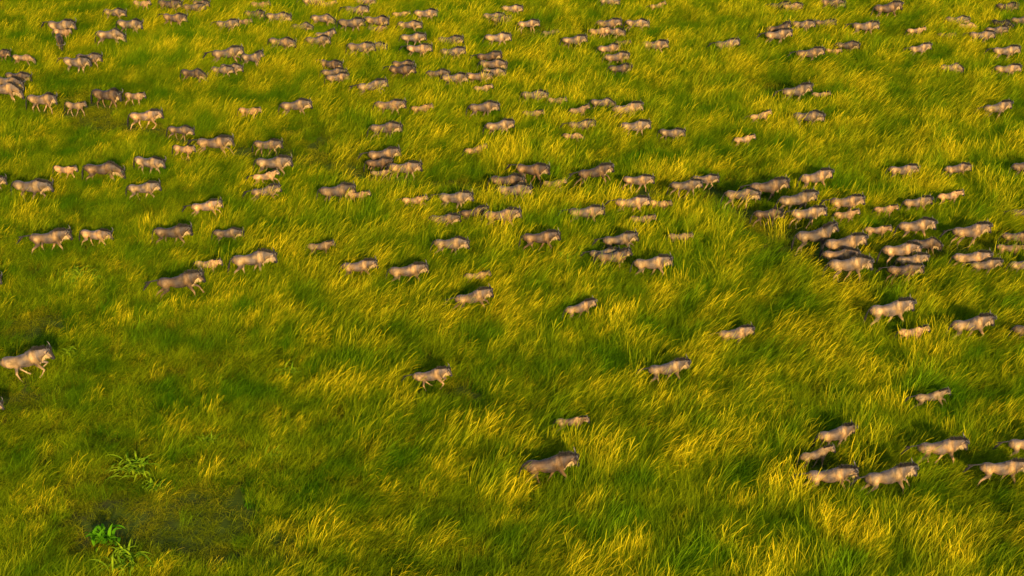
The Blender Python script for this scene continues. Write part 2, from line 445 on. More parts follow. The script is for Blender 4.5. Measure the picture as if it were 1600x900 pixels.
#HERD: ground x, y, heading (degrees from +X), size, pose, tone, label
HERD = [
(-30.37, 104.17, -13, 0.89, 'walk_c', 't', 'tan wildebeest an eighth of the way across, on the top edge, above a tan one'),
(-28.79, 106.51, -19, 0.80, 'calf_a', 't', 'tan calf an eighth of the way across, on the top edge, behind a dark one'),
(-26.46, 105.78, -20, 1.03, 'walk_b', 'd', 'dark wildebeest a fifth across, on the top edge, just ahead of a tan calf'),
(-25.43, 102.55, -20, 1.00, 'stream_a', 't', 'tan wildebeest with tail trailing a fifth across, just under the top edge'),
(-33.24, 100.19, -16, 1.12, 'walk_d', 't', 'tan wildebeest just in from the left edge, just under the top edge'),
(-33.04, 99.68, -16, 0.80, 'calf_b', 't', 'tan calf just in from the left edge, just under the top edge'),
(-32.72, 97.76, -69, 0.95, 'low_a', 'd', 'dark wildebeest standing turned toward the viewer, beside two walking ones in the top left corner'),
(-28.38, 100.88, -13, 1.06, 'turn_a', 't', 'tan wildebeest an eighth of the way across, just under the top edge'),
(-29.25, 98.46, 0, 1.02, 'low_a', 't', 'tan wildebeest with lowered head an eighth of the way across, just under the top edge'),
(-36.16, 95.08, -18, 0.78, 'walk_d', 'd', 'dark wildebeest at the left edge, close to the top, just behind a tan calf'),
(-34.30, 94.19, -10, 0.80, 'calf_low', 't', 'tan calf with lowered head at the left edge, close to the top'),
(-30.06, 92.59, -20, 1.09, 'walk_d', 't', 'tan wildebeest, left of two, just in from the left edge, an eighth down'),
(-29.56, 93.70, -13, 0.94, 'walk_a', 't', 'tan wildebeest, right of two, just in from the left edge, an eighth down'),
(-33.46, 90.17, -17, 0.91, 'turn_b', 'd', 'dark wildebeest at the left edge, an eighth down, just above a tan one'),
(-33.62, 88.71, -17, 1.12, 'low_b', 't', 'tan wildebeest at the left edge, an eighth down, just above a pale one'),
(-33.40, 87.27, -6, 1.12, 'low_a', 'p', 'pale wildebeest with lowered head at the left edge, a sixth down, below a tan one'),
(-24.57, 105.48, -7, 0.87, 'walk_b', 't', 'tan wildebeest, lower of two, a fifth across, on the top edge, behind a tan one'),
(-24.20, 106.51, -26, 0.78, 'walk_d', 't', 'tan wildebeest, upper of two, a fifth across, on the top edge'),
(-19.52, 106.21, -11, 0.80, 'calf_a', 'p', 'pale calf a quarter across, on the top edge, just above a dark one'),
(-15.55, 106.90, -5, 0.84, 'stream_a', 't', 'tan wildebeest with tail trailing, left of two, a third across, on the top edge'),
(-14.35, 106.73, 9, 0.70, 'calf_a', 'p', 'pale calf a third across, on the top edge, just ahead of a tan one'),
(-19.59, 103.73, -10, 0.83, 'turn_a', 'd', 'dark wildebeest a quarter across, on the top edge, just below a pale calf'),
(-17.74, 102.97, -3, 0.94, 'low_b', 'p', 'pale wildebeest a quarter across, on the top edge, just ahead of a dark one'),
(-21.22, 101.28, -6, 0.86, 'walk_d', 't', 'tan wildebeest a fifth across, just under the top edge, just behind a tan calf'),
(-20.19, 102.40, -8, 0.71, 'calf_b', 't', 'tan calf a quarter across, just under the top edge, just ahead of a tan one'),
(-14.30, 102.67, -10, 0.91, 'low_a', 't', 'tan wildebeest with lowered head a third across, just under the top edge'),
(-15.67, 101.16, 7, 0.78, 'low_a', 'g', 'grey wildebeest with lowered head a quarter across, just under the top edge'),
(-16.60, 97.11, -11, 0.98, 'low_b', 'p', 'pale wildebeest a quarter across, close to the top, just behind a tan one'),
(-14.04, 97.42, 0, 0.91, 'turn_a', 't', 'tan wildebeest, left of three, a third across, close to the top, below a tan one'),
(-13.64, 99.14, -3, 0.78, 'high_a', 't', 'tan wildebeest with raised head a third across, just under the top edge'),
(-19.98, 94.43, 7, 1.08, 'run_a', 't', 'tan wildebeest running a fifth across, close to the top, just above a tan one'),
(-18.13, 93.95, -15, 0.87, 'high_a', 'g', 'grey wildebeest with raised head a quarter across, close to the top'),
(-21.69, 90.84, -15, 0.91, 'low_a', 'd', 'dark wildebeest with lowered head a fifth across, an eighth down, just behind a tan one'),
(-19.92, 91.73, -9, 0.78, 'turn_b', 't', 'tan wildebeest, left of two, a fifth across, an eighth down, just behind a tan one'),
(-19.37, 92.24, -13, 0.78, 'walk_c', 't', 'tan wildebeest, right of two, a fifth across, an eighth down, ahead of a tan one'),
(-12.54, 92.58, -29, 0.89, 'stream_a', 'd', 'dark wildebeest with tail trailing a third across, an eighth down, just above a grey one'),
(-12.20, 91.18, 3, 0.85, 'walk_c', 'g', 'grey wildebeest a third across, an eighth down, just above a pale one'),
(-11.85, 90.21, 12, 0.78, 'turn_a', 'p', 'pale wildebeest a third across, an eighth down, just below a grey one'),
(-11.92, 104.59, -10, 0.91, 'stream_a', 't', 'tan wildebeest with tail trailing, right of two, a third across, on the top edge'),
(-11.51, 107.13, -2, 0.79, 'walk_c', 't', 'tan wildebeest a third across, on the top edge, just above a tan one'),
(-8.46, 104.22, 4, 0.71, 'calf_b', 'p', 'pale calf left of the middle, on the top edge, just behind a pale one'),
(-6.61, 103.86, -3, 0.92, 'turn_a', 'p', 'pale wildebeest left of the middle, on the top edge, just ahead of a pale calf'),
(-12.00, 101.22, -8, 0.99, 'walk_a', 't', 'tan wildebeest, left of two, a third across, just under the top edge'),
(-10.15, 101.90, -12, 0.96, 'turn_a', 't', 'tan wildebeest, right of two, a third across, just under the top edge'),
(-10.04, 100.72, 0, 0.74, 'calf_a', 'd', 'dark calf a third across, just under the top edge, just below a tan one'),
(-7.68, 101.20, -6, 0.89, 'walk_c', 't', 'tan wildebeest left of the middle, just under the top edge, just below a pale calf'),
(-7.22, 98.15, 0, 0.91, 'turn_b', 't', 'tan wildebeest, left of two, left of the middle, close to the top'),
(-6.63, 95.80, -11, 0.92, 'walk_d', 'p', 'pale wildebeest left of the middle, close to the top, just below a tan one'),
(-4.49, 97.58, -6, 0.90, 'walk_a', 't', 'tan wildebeest, right of two, left of the middle, close to the top'),
(-4.24, 95.22, 0, 0.87, 'walk_b', 'g', 'grey wildebeest left of the middle, close to the top, just below a tan one'),
(-0.02, 105.28, -7, 0.80, 'turn_b', 'p', 'pale wildebeest in the middle, on the top edge, just above a dark one'),
(-1.44, 103.34, -12, 0.78, 'walk_a', 't', 'tan wildebeest in the middle, just under the top edge, just behind a dark one'),
(-0.88, 102.76, -3, 0.78, 'turn_b', 'd', 'dark wildebeest in the middle, just under the top edge, just ahead of a tan one'),
(-1.08, 98.07, 0, 0.94, 'turn_b', 'p', 'pale wildebeest in the middle, close to the top, just below a dark one'),
(-10.77, 95.75, -13, 1.01, 'walk_b', 't', 'tan wildebeest, middle of three, a third across, close to the top, behind a tan one'),
(-9.84, 96.62, -4, 0.78, 'low_b', 't', 'tan wildebeest, right of three, a third across, close to the top'),
(-7.55, 91.44, -15, 0.95, 'walk_d', 'd', 'dark wildebeest, left of two, left of the middle, an eighth down, below a tan one'),
(-7.57, 92.80, -7, 0.78, 'turn_a', 't', 'tan wildebeest, left of two, left of the middle, an eighth down, above a dark one'),
(-9.29, 88.28, 11, 1.00, 'run_a', 't', 'tan wildebeest running a third across, an eighth down, just ahead of a pale one'),
(-5.12, 90.98, 6, 0.78, 'low_b', 'd', 'dark wildebeest, right of two, left of the middle, an eighth down, behind a tan one'),
(-3.93, 89.89, 0, 0.90, 'turn_a', 't', 'tan wildebeest, right of two, left of the middle, an eighth down'),
(-2.29, 90.31, -5, 0.91, 'turn_b', 'p', 'pale wildebeest in the middle, an eighth down, just behind a tan one'),
(-1.29, 91.33, -6, 0.78, 'low_b', 't', 'tan wildebeest, lower of two, in the middle, an eighth down, just below a tan one'),
(-1.40, 92.50, 0, 0.93, 'low_b', 't', 'tan wildebeest, upper of two, in the middle, an eighth down, just above a tan one'),
(-1.65, 94.16, 6, 0.86, 'stream_a', 'd', 'dark wildebeest with tail trailing in the middle, close to the top, above a tan one'),
(-1.93, 88.60, 7, 0.66, 'calf_b', 'p', 'pale calf in the middle, a sixth down, just below a pale one'),
(1.17, 101.61, 10, 0.81, 'walk_c', 'p', 'pale wildebeest in the middle, just under the top edge, just ahead of a dark one'),
(2.83, 100.07, 5, 0.63, 'calf_b', 'g', 'grey calf right of the middle, just under the top edge, just behind a tan one'),
(4.44, 97.68, 6, 0.90, 'walk_a', 't', 'tan wildebeest right of the middle, close to the top, just ahead of a grey calf'),
(7.18, 101.49, 0, 0.92, 'walk_a', 't', 'tan wildebeest, upper of two, right of the middle, just under the top edge'),
(6.39, 99.90, 7, 0.79, 'calf_a', 'p', 'pale calf right of the middle, just under the top edge, just behind a tan one'),
(7.43, 99.87, -16, 0.83, 'low_b', 't', 'tan wildebeest, lower of two, right of the middle, just under the top edge'),
(9.29, 101.51, -10, 0.85, 'walk_c', 'p', 'pale wildebeest nearly two thirds across, just under the top edge, ahead of a tan one'),
(11.35, 106.29, 18, 0.69, 'calf_run', 'p', 'pale calf running nearly two thirds across, on the top edge, just above a pale one'),
(8.03, 97.79, -5, 0.59, 'calf_b', 't', 'tan calf nearly two thirds across, close to the top, just ahead of a pale one'),
(6.86, 96.01, 9, 0.82, 'turn_b', 'p', 'pale wildebeest right of the middle, close to the top, just above a tan one'),
(7.25, 93.96, 11, 0.89, 'turn_a', 't', 'tan wildebeest, left of two, nearly two thirds across, close to the top'),
(7.41, 91.92, 3, 0.83, 'turn_b', 'd', 'dark wildebeest nearly two thirds across, an eighth down, just below a tan one'),
(10.18, 96.55, -6, 0.91, 'walk_b', 't', 'tan wildebeest, right of two, nearly two thirds across, close to the top'),
(7.54, 107.22, -2, 0.78, 'low_b', 't', 'tan wildebeest right of the middle, on the top edge, just above a tan one'),
(20.77, 106.18, 0, 0.78, 'walk_d', 'd', 'dark wildebeest four fifths across, on the top edge, just behind a pale one'),
(21.64, 105.77, -2, 0.79, 'turn_b', 'p', 'pale wildebeest four fifths across, on the top edge, just ahead of a dark one'),
(24.84, 106.43, -7, 0.93, 'low_b', 't', 'tan wildebeest four fifths across, on the top edge, just above a grey one'),
(21.69, 101.26, -13, 0.83, 'walk_d', 't', 'tan wildebeest four fifths across, just under the top edge, just behind a grey one'),
(23.42, 101.92, -8, 0.78, 'walk_b', 'g', 'grey wildebeest four fifths across, just under the top edge, just ahead of a tan one'),
(19.35, 98.56, 5, 0.98, 'walk_d', 'p', 'pale wildebeest four fifths across, just under the top edge, just below a dark one'),
(19.67, 100.00, 1, 0.90, 'high_a', 'd', 'dark wildebeest with raised head four fifths across, just under the top edge'),
(15.41, 96.86, 6, 0.88, 'walk_d', 't', 'tan wildebeest almost three quarters across, close to the top, alone'),
(23.96, 96.71, 6, 0.85, 'low_b', 'd', 'dark wildebeest four fifths across, close to the top, just above a pale calf'),
(20.96, 94.74, 5, 0.99, 'walk_d', 't', 'tan wildebeest four fifths across, close to the top, just behind a pale calf'),
(22.93, 96.06, -19, 0.58, 'calf_a', 'p', 'pale calf four fifths across, close to the top, just ahead of a tan one'),
(28.62, 104.31, 13, 1.12, 'walk_b', 'd', 'dark wildebeest seven eighths across, on the top edge, alone'),
(26.09, 100.51, -3, 0.96, 'stream_a', 't', 'tan wildebeest with tail trailing seven eighths across, just under the top edge'),
(29.88, 100.28, 4, 0.73, 'calf_a', 'p', 'pale calf just in from the right edge, just under the top edge'),
(33.46, 102.35, -10, 0.88, 'turn_b', 't', 'tan wildebeest just in from the right edge, just under the top edge'),
(33.95, 101.40, 6, 0.70, 'calf_low', 'p', 'pale calf with lowered head just in from the right edge, just under the top edge'),
(31.91, 99.39, -13, 0.65, 'calf_a', 't', 'tan calf just in from the right edge, just under the top edge'),
(38.17, 105.57, -4, 0.82, 'turn_a', 'd', 'dark wildebeest at the right edge, on the top edge, just above a nearly black one'),
(36.64, 101.68, -30, 0.78, 'low_a', 'k', 'nearly black wildebeest with lowered head at the right edge, just under the top edge'),
(38.29, 102.44, 0, 0.78, 'turn_b', 't', 'tan wildebeest, upper of two, at the right edge, just under the top edge'),
(35.70, 100.07, -3, 0.80, 'walk_b', 'g', 'grey wildebeest at the right edge, just under the top edge, below a nearly black one'),
(34.21, 98.64, -12, 0.88, 'walk_d', 't', 'tan wildebeest, lower of two, at the right edge, just under the top edge'),
(29.05, 96.02, 12, 0.83, 'walk_d', 'p', 'pale wildebeest just in from the right edge, close to the top, below a pale calf'),
(34.93, 95.21, -5, 0.92, 'walk_d', 'p', 'pale wildebeest at the right edge, close to the top, just above a pale one'),
(33.94, 91.77, -3, 0.88, 'walk_a', 'p', 'pale wildebeest at the right edge, an eighth down, just below a pale one'),
(30.24, 92.16, 0, 0.78, 'low_a', 'p', 'pale wildebeest with lowered head just in from the right edge, an eighth down, alone'),
(-30.45, 85.64, -4, 1.01, 'turn_a', 't', 'tan wildebeest just in from the left edge, a sixth down, just behind a grey calf'),
(-28.14, 85.12, -16, 0.79, 'calf_a', 'g', 'grey calf just in from the left edge, a sixth down, ahead of a tan one'),
(-26.40, 86.34, -16, 1.12, 'turn_a', 'd', 'dark wildebeest an eighth of the way across, a sixth down, just behind a tan calf'),
(-24.68, 86.80, -15, 0.80, 'calf_b', 't', 'tan calf an eighth of the way across, a sixth down, ahead of a dark one'),
(-23.16, 82.95, 4, 1.02, 'walk_b', 'p', 'pale wildebeest an eighth of the way across, a sixth down, just below a tan calf'),
(-26.05, 75.15, -17, 0.80, 'calf_a', 'p', 'pale calf just in from the left edge, nearly a third down, behind a dark one'),
(-23.73, 74.65, -2, 1.12, 'low_a', 'd', 'dark wildebeest with lowered head an eighth of the way across, nearly a third down'),
(-21.31, 75.78, -23, 1.02, 'walk_a', 'p', 'pale wildebeest an eighth of the way across, over a quarter down, above a tan one'),
(-20.61, 81.12, -7, 0.81, 'low_b', 'g', 'grey wildebeest a fifth across, a quarter down, just above a pale calf'),
(-19.68, 78.02, -18, 0.80, 'calf_b', 'p', 'pale calf a fifth across, over a quarter down, just below a grey one'),
(-17.92, 78.47, -7, 1.12, 'run_a', 't', 'tan wildebeest running a fifth across, over a quarter down, just ahead of a pale calf'),
(-14.79, 78.55, -8, 0.86, 'walk_a', 't', 'tan wildebeest, upper of two, a quarter across, over a quarter down, above a tan one'),
(-13.99, 75.47, -3, 1.06, 'walk_b', 't', 'tan wildebeest, lower of two, a quarter across, over a quarter down, above a pale calf'),
(-14.16, 74.16, 9, 0.78, 'calf_run', 'p', 'pale calf running a quarter across, nearly a third down, just above a tan one'),
(-16.74, 84.21, -11, 0.80, 'calf_b', 'p', 'pale calf a quarter across, a sixth down, alone'),
(-13.95, 84.76, 11, 0.97, 'walk_c', 't', 'tan wildebeest a quarter across, a sixth down, alone'),
(-7.89, 84.82, -4, 0.98, 'walk_a', 'p', 'pale wildebeest left of the middle, a sixth down, just behind a pale calf'),
(-5.80, 84.79, 9, 0.73, 'calf_b', 'p', 'pale calf left of the middle, a sixth down, just ahead of a pale one'),
(-1.91, 84.55, 15, 0.98, 'low_b', 'g', 'grey wildebeest in the middle, a sixth down, just below a pale calf'),
(-0.81, 81.41, 13, 0.92, 'turn_b', 'p', 'pale wildebeest in the middle, a quarter down, just below a grey one'),
(-7.92, 81.02, 12, 0.97, 'low_b', 'd', 'dark wildebeest left of the middle, a quarter down, just below a pale one'),
(-7.66, 76.88, 9, 0.96, 'stream_a', 't', 'tan wildebeest with tail trailing left of the middle, over a quarter down'),
(-7.86, 76.10, 5, 0.78, 'turn_b', 'd', 'dark wildebeest left of the middle, over a quarter down, just below a tan one'),  # dark tone stands in for the bluish shadow on this animal
(-6.29, 74.96, -2, 0.95, 'walk_a', 'p', 'pale wildebeest left of the middle, nearly a third down, just ahead of a tan calf'),
(-7.64, 74.95, 3, 0.62, 'calf_a', 't', 'tan calf left of the middle, nearly a third down, just below a dark one'),
(-2.20, 78.12, 22, 0.75, 'calf_a', 'p', 'pale calf in the middle, over a quarter down, alone'),
(1.40, 86.91, 5, 0.86, 'low_b', 't', 'tan wildebeest in the middle, a sixth down, just above a grey calf'),
(2.93, 86.26, -10, 0.67, 'calf_b', 't', 'tan calf, upper of two, right of the middle, a sixth down'),
(1.36, 84.09, -3, 0.71, 'calf_b', 'g', 'grey calf in the middle, a sixth down, just below a tan one'),
(4.31, 84.52, 21, 0.72, 'calf_a', 't', 'tan calf, lower of two, right of the middle, a sixth down, above a tan one'),
(5.85, 85.68, -5, 0.80, 'low_a', 'g', 'grey wildebeest with lowered head right of the middle, a sixth down, behind a pale one'),
(7.30, 84.08, 12, 0.99, 'walk_a', 'p', 'pale wildebeest nearly two thirds across, a sixth down, just ahead of a grey one'),
(4.30, 81.89, 5, 0.84, 'stream_a', 't', 'tan wildebeest with tail trailing right of the middle, a quarter down, below a tan calf'),
(3.75, 80.48, -4, 0.66, 'calf_low', 'p', 'pale calf with lowered head right of the middle, a quarter down, below a tan one'),
(7.60, 81.38, 2, 0.92, 'walk_a', 't', 'tan wildebeest, left of two, nearly two thirds across, a quarter down, below a pale one'),
(9.82, 80.56, -14, 0.78, 'walk_a', 't', 'tan wildebeest, right of two, nearly two thirds across, a quarter down'),
(1.11, 74.65, -15, 0.99, 'stream_a', 'd', 'dark wildebeest with tail trailing in the middle, nearly a third down'),
(4.81, 74.33, 16, 1.05, 'run_a', 'd', 'dark wildebeest running right of the middle, nearly a third down, alone'),
(7.17, 73.54, -6, 0.87, 'walk_a', 'p', 'pale wildebeest nearly two thirds across, nearly a third down, just above a pale one'),
(18.69, 87.21, 15, 1.04, 'walk_d', 't', 'tan wildebeest four fifths across, a sixth down, just behind a pale calf'),
(20.39, 87.46, -7, 0.62, 'calf_a', 'p', 'pale calf four fifths across, a sixth down, just ahead of a tan one'),
(15.81, 83.49, 14, 0.75, 'calf_run', 't', 'tan calf running almost three quarters across, a quarter down, just behind a grey one'),
(18.60, 82.89, 4, 0.97, 'low_b', 'g', 'grey wildebeest four fifths across, a quarter down, just ahead of a tan calf'),
(14.20, 79.79, 14, 0.71, 'calf_b', 'p', 'pale calf almost three quarters across, a quarter down, alone'),
(31.03, 84.37, 13, 0.95, 'walk_d', 'p', 'pale wildebeest at the right edge, a sixth down, alone'),
(22.71, 74.91, 0, 0.88, 'walk_b', 'p', 'pale wildebeest seven eighths across, nearly a third down, alone'),
(25.96, 75.26, 12, 0.82, 'walk_c', 'p', 'pale wildebeest just in from the right edge, nearly a third down, alone'),
(29.87, 75.29, 19, 0.91, 'turn_a', 'd', 'dark wildebeest at the right edge, over a quarter down, alone'),
(-29.81, 73.34, 0, 0.83, 'walk_a', 't', 'tan wildebeest at the left edge, nearly a third down, just behind a tan one'),
(-27.16, 72.22, -10, 1.12, 'turn_b', 't', 'tan wildebeest just in from the left edge, nearly a third down, alone'),
(-20.86, 72.33, 4, 0.90, 'walk_b', 't', 'tan wildebeest an eighth of the way across, nearly a third down, below a pale one'),
(-24.30, 65.88, 9, 1.05, 'stream_a', 't', 'tan wildebeest with tail trailing just in from the left edge, two fifths down'),
(-22.08, 66.61, -13, 0.89, 'walk_b', 'p', 'pale wildebeest an eighth of the way across, two fifths down, ahead of a tan one'),
(-18.03, 66.67, 0, 0.98, 'walk_b', 'd', 'dark wildebeest a fifth across, two fifths down, alone'),
(-13.88, 72.04, 12, 0.82, 'run_a', 't', 'tan wildebeest with tail trailing a quarter across, nearly a third down, below a pale calf'),
(-16.85, 70.07, 7, 0.84, 'run_a', 'p', 'pale wildebeest running a fifth across, over a third down, alone'),
(-15.15, 66.93, 0, 0.78, 'walk_c', 'g', 'grey wildebeest a fifth across, two fifths down, alone'),
(-10.00, 65.42, 9, 0.75, 'calf_b', 'g', 'grey calf a third across, two fifths down, alone'),
(-13.28, 63.43, 19, 1.10, 'low_b', 't', 'big tan wildebeest walking uphill directly ahead of the dark runner and the small pale calf'),
(-15.51, 63.43, 2, 0.74, 'calf_b', 'p', 'small pale calf between the dark running wildebeest below and the big tan one ahead'),
(-9.87, 71.70, 8, 1.00, 'turn_b', 'd', 'dark wildebeest a third across, nearly a third down, just behind a pale calf'),
(-8.63, 71.91, -2, 0.69, 'calf_b', 'p', 'pale calf a third across, over a third down, just ahead of a dark one'),
(-5.38, 71.00, -4, 0.75, 'calf_run', 'p', 'pale calf with tail trailing left of the middle, over a third down'),
(-3.17, 70.98, -7, 0.95, 'walk_d', 't', 'tan wildebeest, upper of two, left of the middle, over a third down'),
(-3.70, 68.61, -2, 0.82, 'turn_b', 't', 'tan wildebeest, lower of two, left of the middle, over a third down'),
(-2.08, 69.48, 13, 0.78, 'walk_d', 'd', 'dark wildebeest in the middle, over a third down, just behind a pale one'),
(-0.59, 68.64, 3, 0.99, 'walk_b', 'p', 'pale wildebeest in the middle, over a third down, just ahead of a dark one'),
(-3.28, 65.46, 5, 0.90, 'low_b', 't', 'tan wildebeest left of the middle, two fifths down, just below a tan one'),
(-0.32, 73.22, -3, 0.99, 'turn_a', 'd', 'dark wildebeest in the middle, nearly a third down, just above a tan one'),
(0.07, 71.98, 2, 0.98, 'turn_a', 't', 'tan wildebeest in the middle, nearly a third down, just below a dark one'),
(2.41, 73.34, 2, 0.70, 'calf_a', 'p', 'pale calf right of the middle, nearly a third down, just below a dark one'),
(6.60, 70.41, 2, 0.95, 'stream_a', 'p', 'pale wildebeest with tail trailing nearly two thirds across, over a third down'),
(8.26, 70.73, -15, 0.65, 'calf_b', 'p', 'pale calf nearly two thirds across, over a third down, just ahead of a pale one'),
(3.99, 69.15, 2, 0.96, 'stream_a', 'p', 'pale wildebeest with tail trailing right of the middle, over a third down, alone'),
(7.10, 68.72, -2, 0.73, 'calf_b', 't', 'tan calf nearly two thirds across, over a third down, just below a pale one'),
(1.46, 66.08, 3, 0.97, 'walk_b', 'd', 'dark wildebeest in the middle, two fifths down, alone'),
(5.66, 65.87, 6, 0.91, 'run_a', 't', 'tan wildebeest running nearly two thirds across, two fifths down, just above a tan one'),
(5.25, 64.05, -5, 0.91, 'high_a', 't', 'tan wildebeest with raised head nearly two thirds across, two fifths down'),
(4.77, 64.54, -1, 0.78, 'walk_d', 'g', 'grey wildebeest right of the middle, two fifths down, just behind a tan one'),
(7.08, 63.09, 5, 0.97, 'walk_b', 'p', 'pale wildebeest nearly two thirds across, at mid height, just ahead of a tan one'),
(8.94, 66.68, -4, 0.67, 'calf_b', 't', 'tan calf nearly two thirds across, two fifths down, alone'),
(9.84, 72.79, 4, 0.90, 'walk_a', 't', 'tan wildebeest nearly two thirds across, nearly a third down, just behind a tan one'),
(11.06, 73.80, -2, 0.78, 'turn_b', 't', 'tan wildebeest almost three quarters across, nearly a third down, just ahead of a tan one'),
(12.77, 71.38, 5, 0.97, 'low_b', 't', 'tan wildebeest almost three quarters across, over a third down, just behind a dark one'),
(14.44, 72.15, 8, 1.12, 'walk_d', 'd', 'dark wildebeest almost three quarters across, nearly a third down, just ahead of a tan one'),
(17.33, 73.52, 18, 1.00, 'walk_b', 'p', 'pale wildebeest four fifths across, nearly a third down, alone'),
(15.74, 70.52, 15, 1.12, 'walk_a', 't', 'tan wildebeest four fifths across, over a third down, just above a pale one'),
(13.94, 69.16, 7, 0.84, 'low_b', 'd', 'dark wildebeest almost three quarters across, over a third down, just behind a pale one'),
(16.09, 68.96, 2, 0.95, 'walk_d', 'p', 'pale wildebeest, left of two, four fifths across, over a third down, below a tan one'),
(18.48, 70.38, 0, 0.94, 'walk_d', 'p', 'pale wildebeest, right of two, four fifths across, over a third down, above a tan calf'),
(18.24, 69.17, 6, 0.74, 'calf_a', 't', 'tan calf four fifths across, over a third down, just below a pale one'),
(16.01, 66.01, 6, 1.12, 'high_a', 'g', 'grey wildebeest with tail trailing four fifths across, two fifths down, just behind a tan one'),
(17.26, 65.12, 12, 1.12, 'walk_a', 't', 'tan wildebeest four fifths across, two fifths down, just above a pale one'),
(16.82, 64.13, 3, 0.95, 'turn_a', 'p', 'pale wildebeest four fifths across, two fifths down, just above a pale one'),
(16.96, 62.74, 7, 1.12, 'turn_a', 'p', 'pale wildebeest seven eighths across, at mid height, just below a pale one'),
(22.43, 70.56, 8, 0.82, 'walk_b', 'p', 'pale wildebeest just in from the right edge, over a third down, above a pale one'),
(20.58, 69.95, 5, 0.69, 'calf_b', 'p', 'pale calf seven eighths across, over a third down, just behind a pale one'),
(24.54, 71.51, 13, 0.79, 'calf_b', 'p', 'pale calf just in from the right edge, over a third down'),
(21.52, 67.39, 11, 1.02, 'turn_a', 'p', 'pale wildebeest, topmost of three, just in from the right edge, two fifths down'),
(19.55, 67.35, -2, 0.73, 'calf_b', 't', 'tan calf seven eighths across, two fifths down, just below a pale calf'),
(24.28, 66.65, 7, 1.03, 'walk_d', 't', 'tan wildebeest just in from the right edge, two fifths down, just above a pale one'),
(21.61, 65.58, 1, 0.83, 'low_a', 'd', 'dark wildebeest with lowered head just in from the right edge, two fifths down'),
(20.00, 64.50, 8, 1.01, 'turn_a', 'p', 'pale wildebeest seven eighths across, two fifths down, just above a pale one'),
(20.49, 63.86, 6, 0.82, 'walk_b', 'p', 'pale wildebeest, lowest of three, just in from the right edge, two fifths down'),
(26.68, 66.52, -7, 0.79, 'turn_a', 't', 'tan wildebeest at the right edge, two fifths down, just above a tan calf'),
(26.00, 65.26, -9, 0.75, 'calf_b', 't', 'tan calf at the right edge, two fifths down, just below a tan one'),
(23.51, 63.83, 0, 0.97, 'walk_a', 'p', 'pale wildebeest, middle of three, just in from the right edge, two fifths down'),
(24.16, 63.37, 3, 0.79, 'walk_d', 'p', 'pale wildebeest, left of two, at the right edge, at mid height, below a pale one'),
(26.03, 63.32, 7, 0.78, 'walk_a', 'p', 'pale wildebeest, right of two, at the right edge, at mid height'),
(28.05, 69.49, 4, 0.78, 'stream_a', 'd', 'dark wildebeest with tail trailing at the right edge, over a third down'),
(-26.36, 61.78, -6, 0.89, 'turn_a', 'd', 'dark wildebeest muzzle poking in at the left edge, well above the galloping one'),
(-16.41, 61.03, 10, 1.12, 'run_a', 'd', 'large dark brown wildebeest running, lowest of the trio with a pale calf at left'),
(-21.77, 53.68, 13, 1.12, 'run_b', 't', 'tan wildebeest galloping with front legs tucked up, at the left edge'),
(-22.73, 50.42, 2, 0.78, 'walk_a', 'p', 'pale face of a wildebeest just entering at the left edge, below the galloping one'),
(-7.81, 63.01, 8, 0.89, 'walk_b', 't', 'tan wildebeest walking alone just left of the pale white-rumped one, below the middle rows'),
(-5.29, 62.42, 8, 0.97, 'walk_b', 'p', 'pale wildebeest with light rump walking alone, between the tan one and the small tan calf'),
(-1.76, 62.40, 8, 0.68, 'calf_b', 't', 'small tan calf directly above the wildebeest whose black tail streams out, near the middle'),
(-1.89, 59.67, 16, 0.93, 'run_a', 't', 'tan wildebeest running with black tail streaming out, alone below the small tan calf'),
(-3.56, 52.82, 5, 0.84, 'run_b', 't', 'slim tan young wildebeest trotting alone in the lower middle with front legs lifted'),
(3.25, 58.90, 27, 0.83, 'walk_b', 'p', 'pale wildebeest climbing steeply away to the upper right, alone in the middle'),
(10.42, 56.42, 9, 0.84, 'walk_d', 'p', 'pale wildebeest alone in yellow grass right of centre, up ahead of the tail-trailing one'),
(6.94, 53.24, 15, 0.96, 'stream_a', 't', 'brown wildebeest walking alone in the lower right with long dark tail trailing in golden grass'),
(19.81, 62.59, -4, 0.89, 'walk_d', 'd', 'dark wildebeest half sunk in grass, lowest in the crowded bunch toward the right edge'),
(17.99, 58.14, 13, 1.12, 'walk_b', 'p', 'large pale wildebeest walking alone under the crowded right bunch, above a small pale calf'),
(18.77, 56.63, 6, 0.76, 'calf_a', 'p', 'small pale calf between the two big walking wildebeest in the right part at mid height'),
(21.51, 56.91, 12, 1.06, 'walk_b', 't', 'brown wildebeest ahead of the small pale calf, in the right part just below mid height'),
(24.23, 56.74, 4, 0.85, 'walk_c', 'd', 'dark wildebeest cut off by the right edge just below mid height'),
(18.29, 51.22, 7, 0.80, 'calf_run', 'g', 'grey calf running with tail out, alone in the lower right above the last group'),
(13.44, 48.19, 19, 0.92, 'turn_b', 't', 'tan wildebeest topmost of the four stacked at lower right, rump above the grey calf'),
(12.39, 46.85, 21, 0.80, 'calf_b', 'g', 'grey calf sandwiched between two wildebeest in the lower right group'),
(12.67, 45.27, 2, 1.00, 'run_a', 'p', 'pale wildebeest running directly under the grey calf, rear one of the lowest two at right'),
(14.94, 45.09, 12, 1.06, 'run_a', 't', 'tan wildebeest running just ahead of the pale one under the grey calf'),
(17.49, 47.12, 7, 1.02, 'stream_a', 't', 'brown wildebeest with bushy dark tail streaming, above and ahead of the lowest running pair'),
(21.20, 47.45, 5, 0.91, 'stream_a', 'p', 'pale wildebeest cut by the right edge, upper one of the two at lower right corner'),
(19.59, 45.71, 0, 0.96, 'stream_a', 'p', 'pale wildebeest at the right edge, lower one of the last two in the lower right'),
(2.52, 49.36, 4, 0.73, 'calf_b', 't', 'small tan calf half hidden in golden grass, just above the big lone dark bull'),
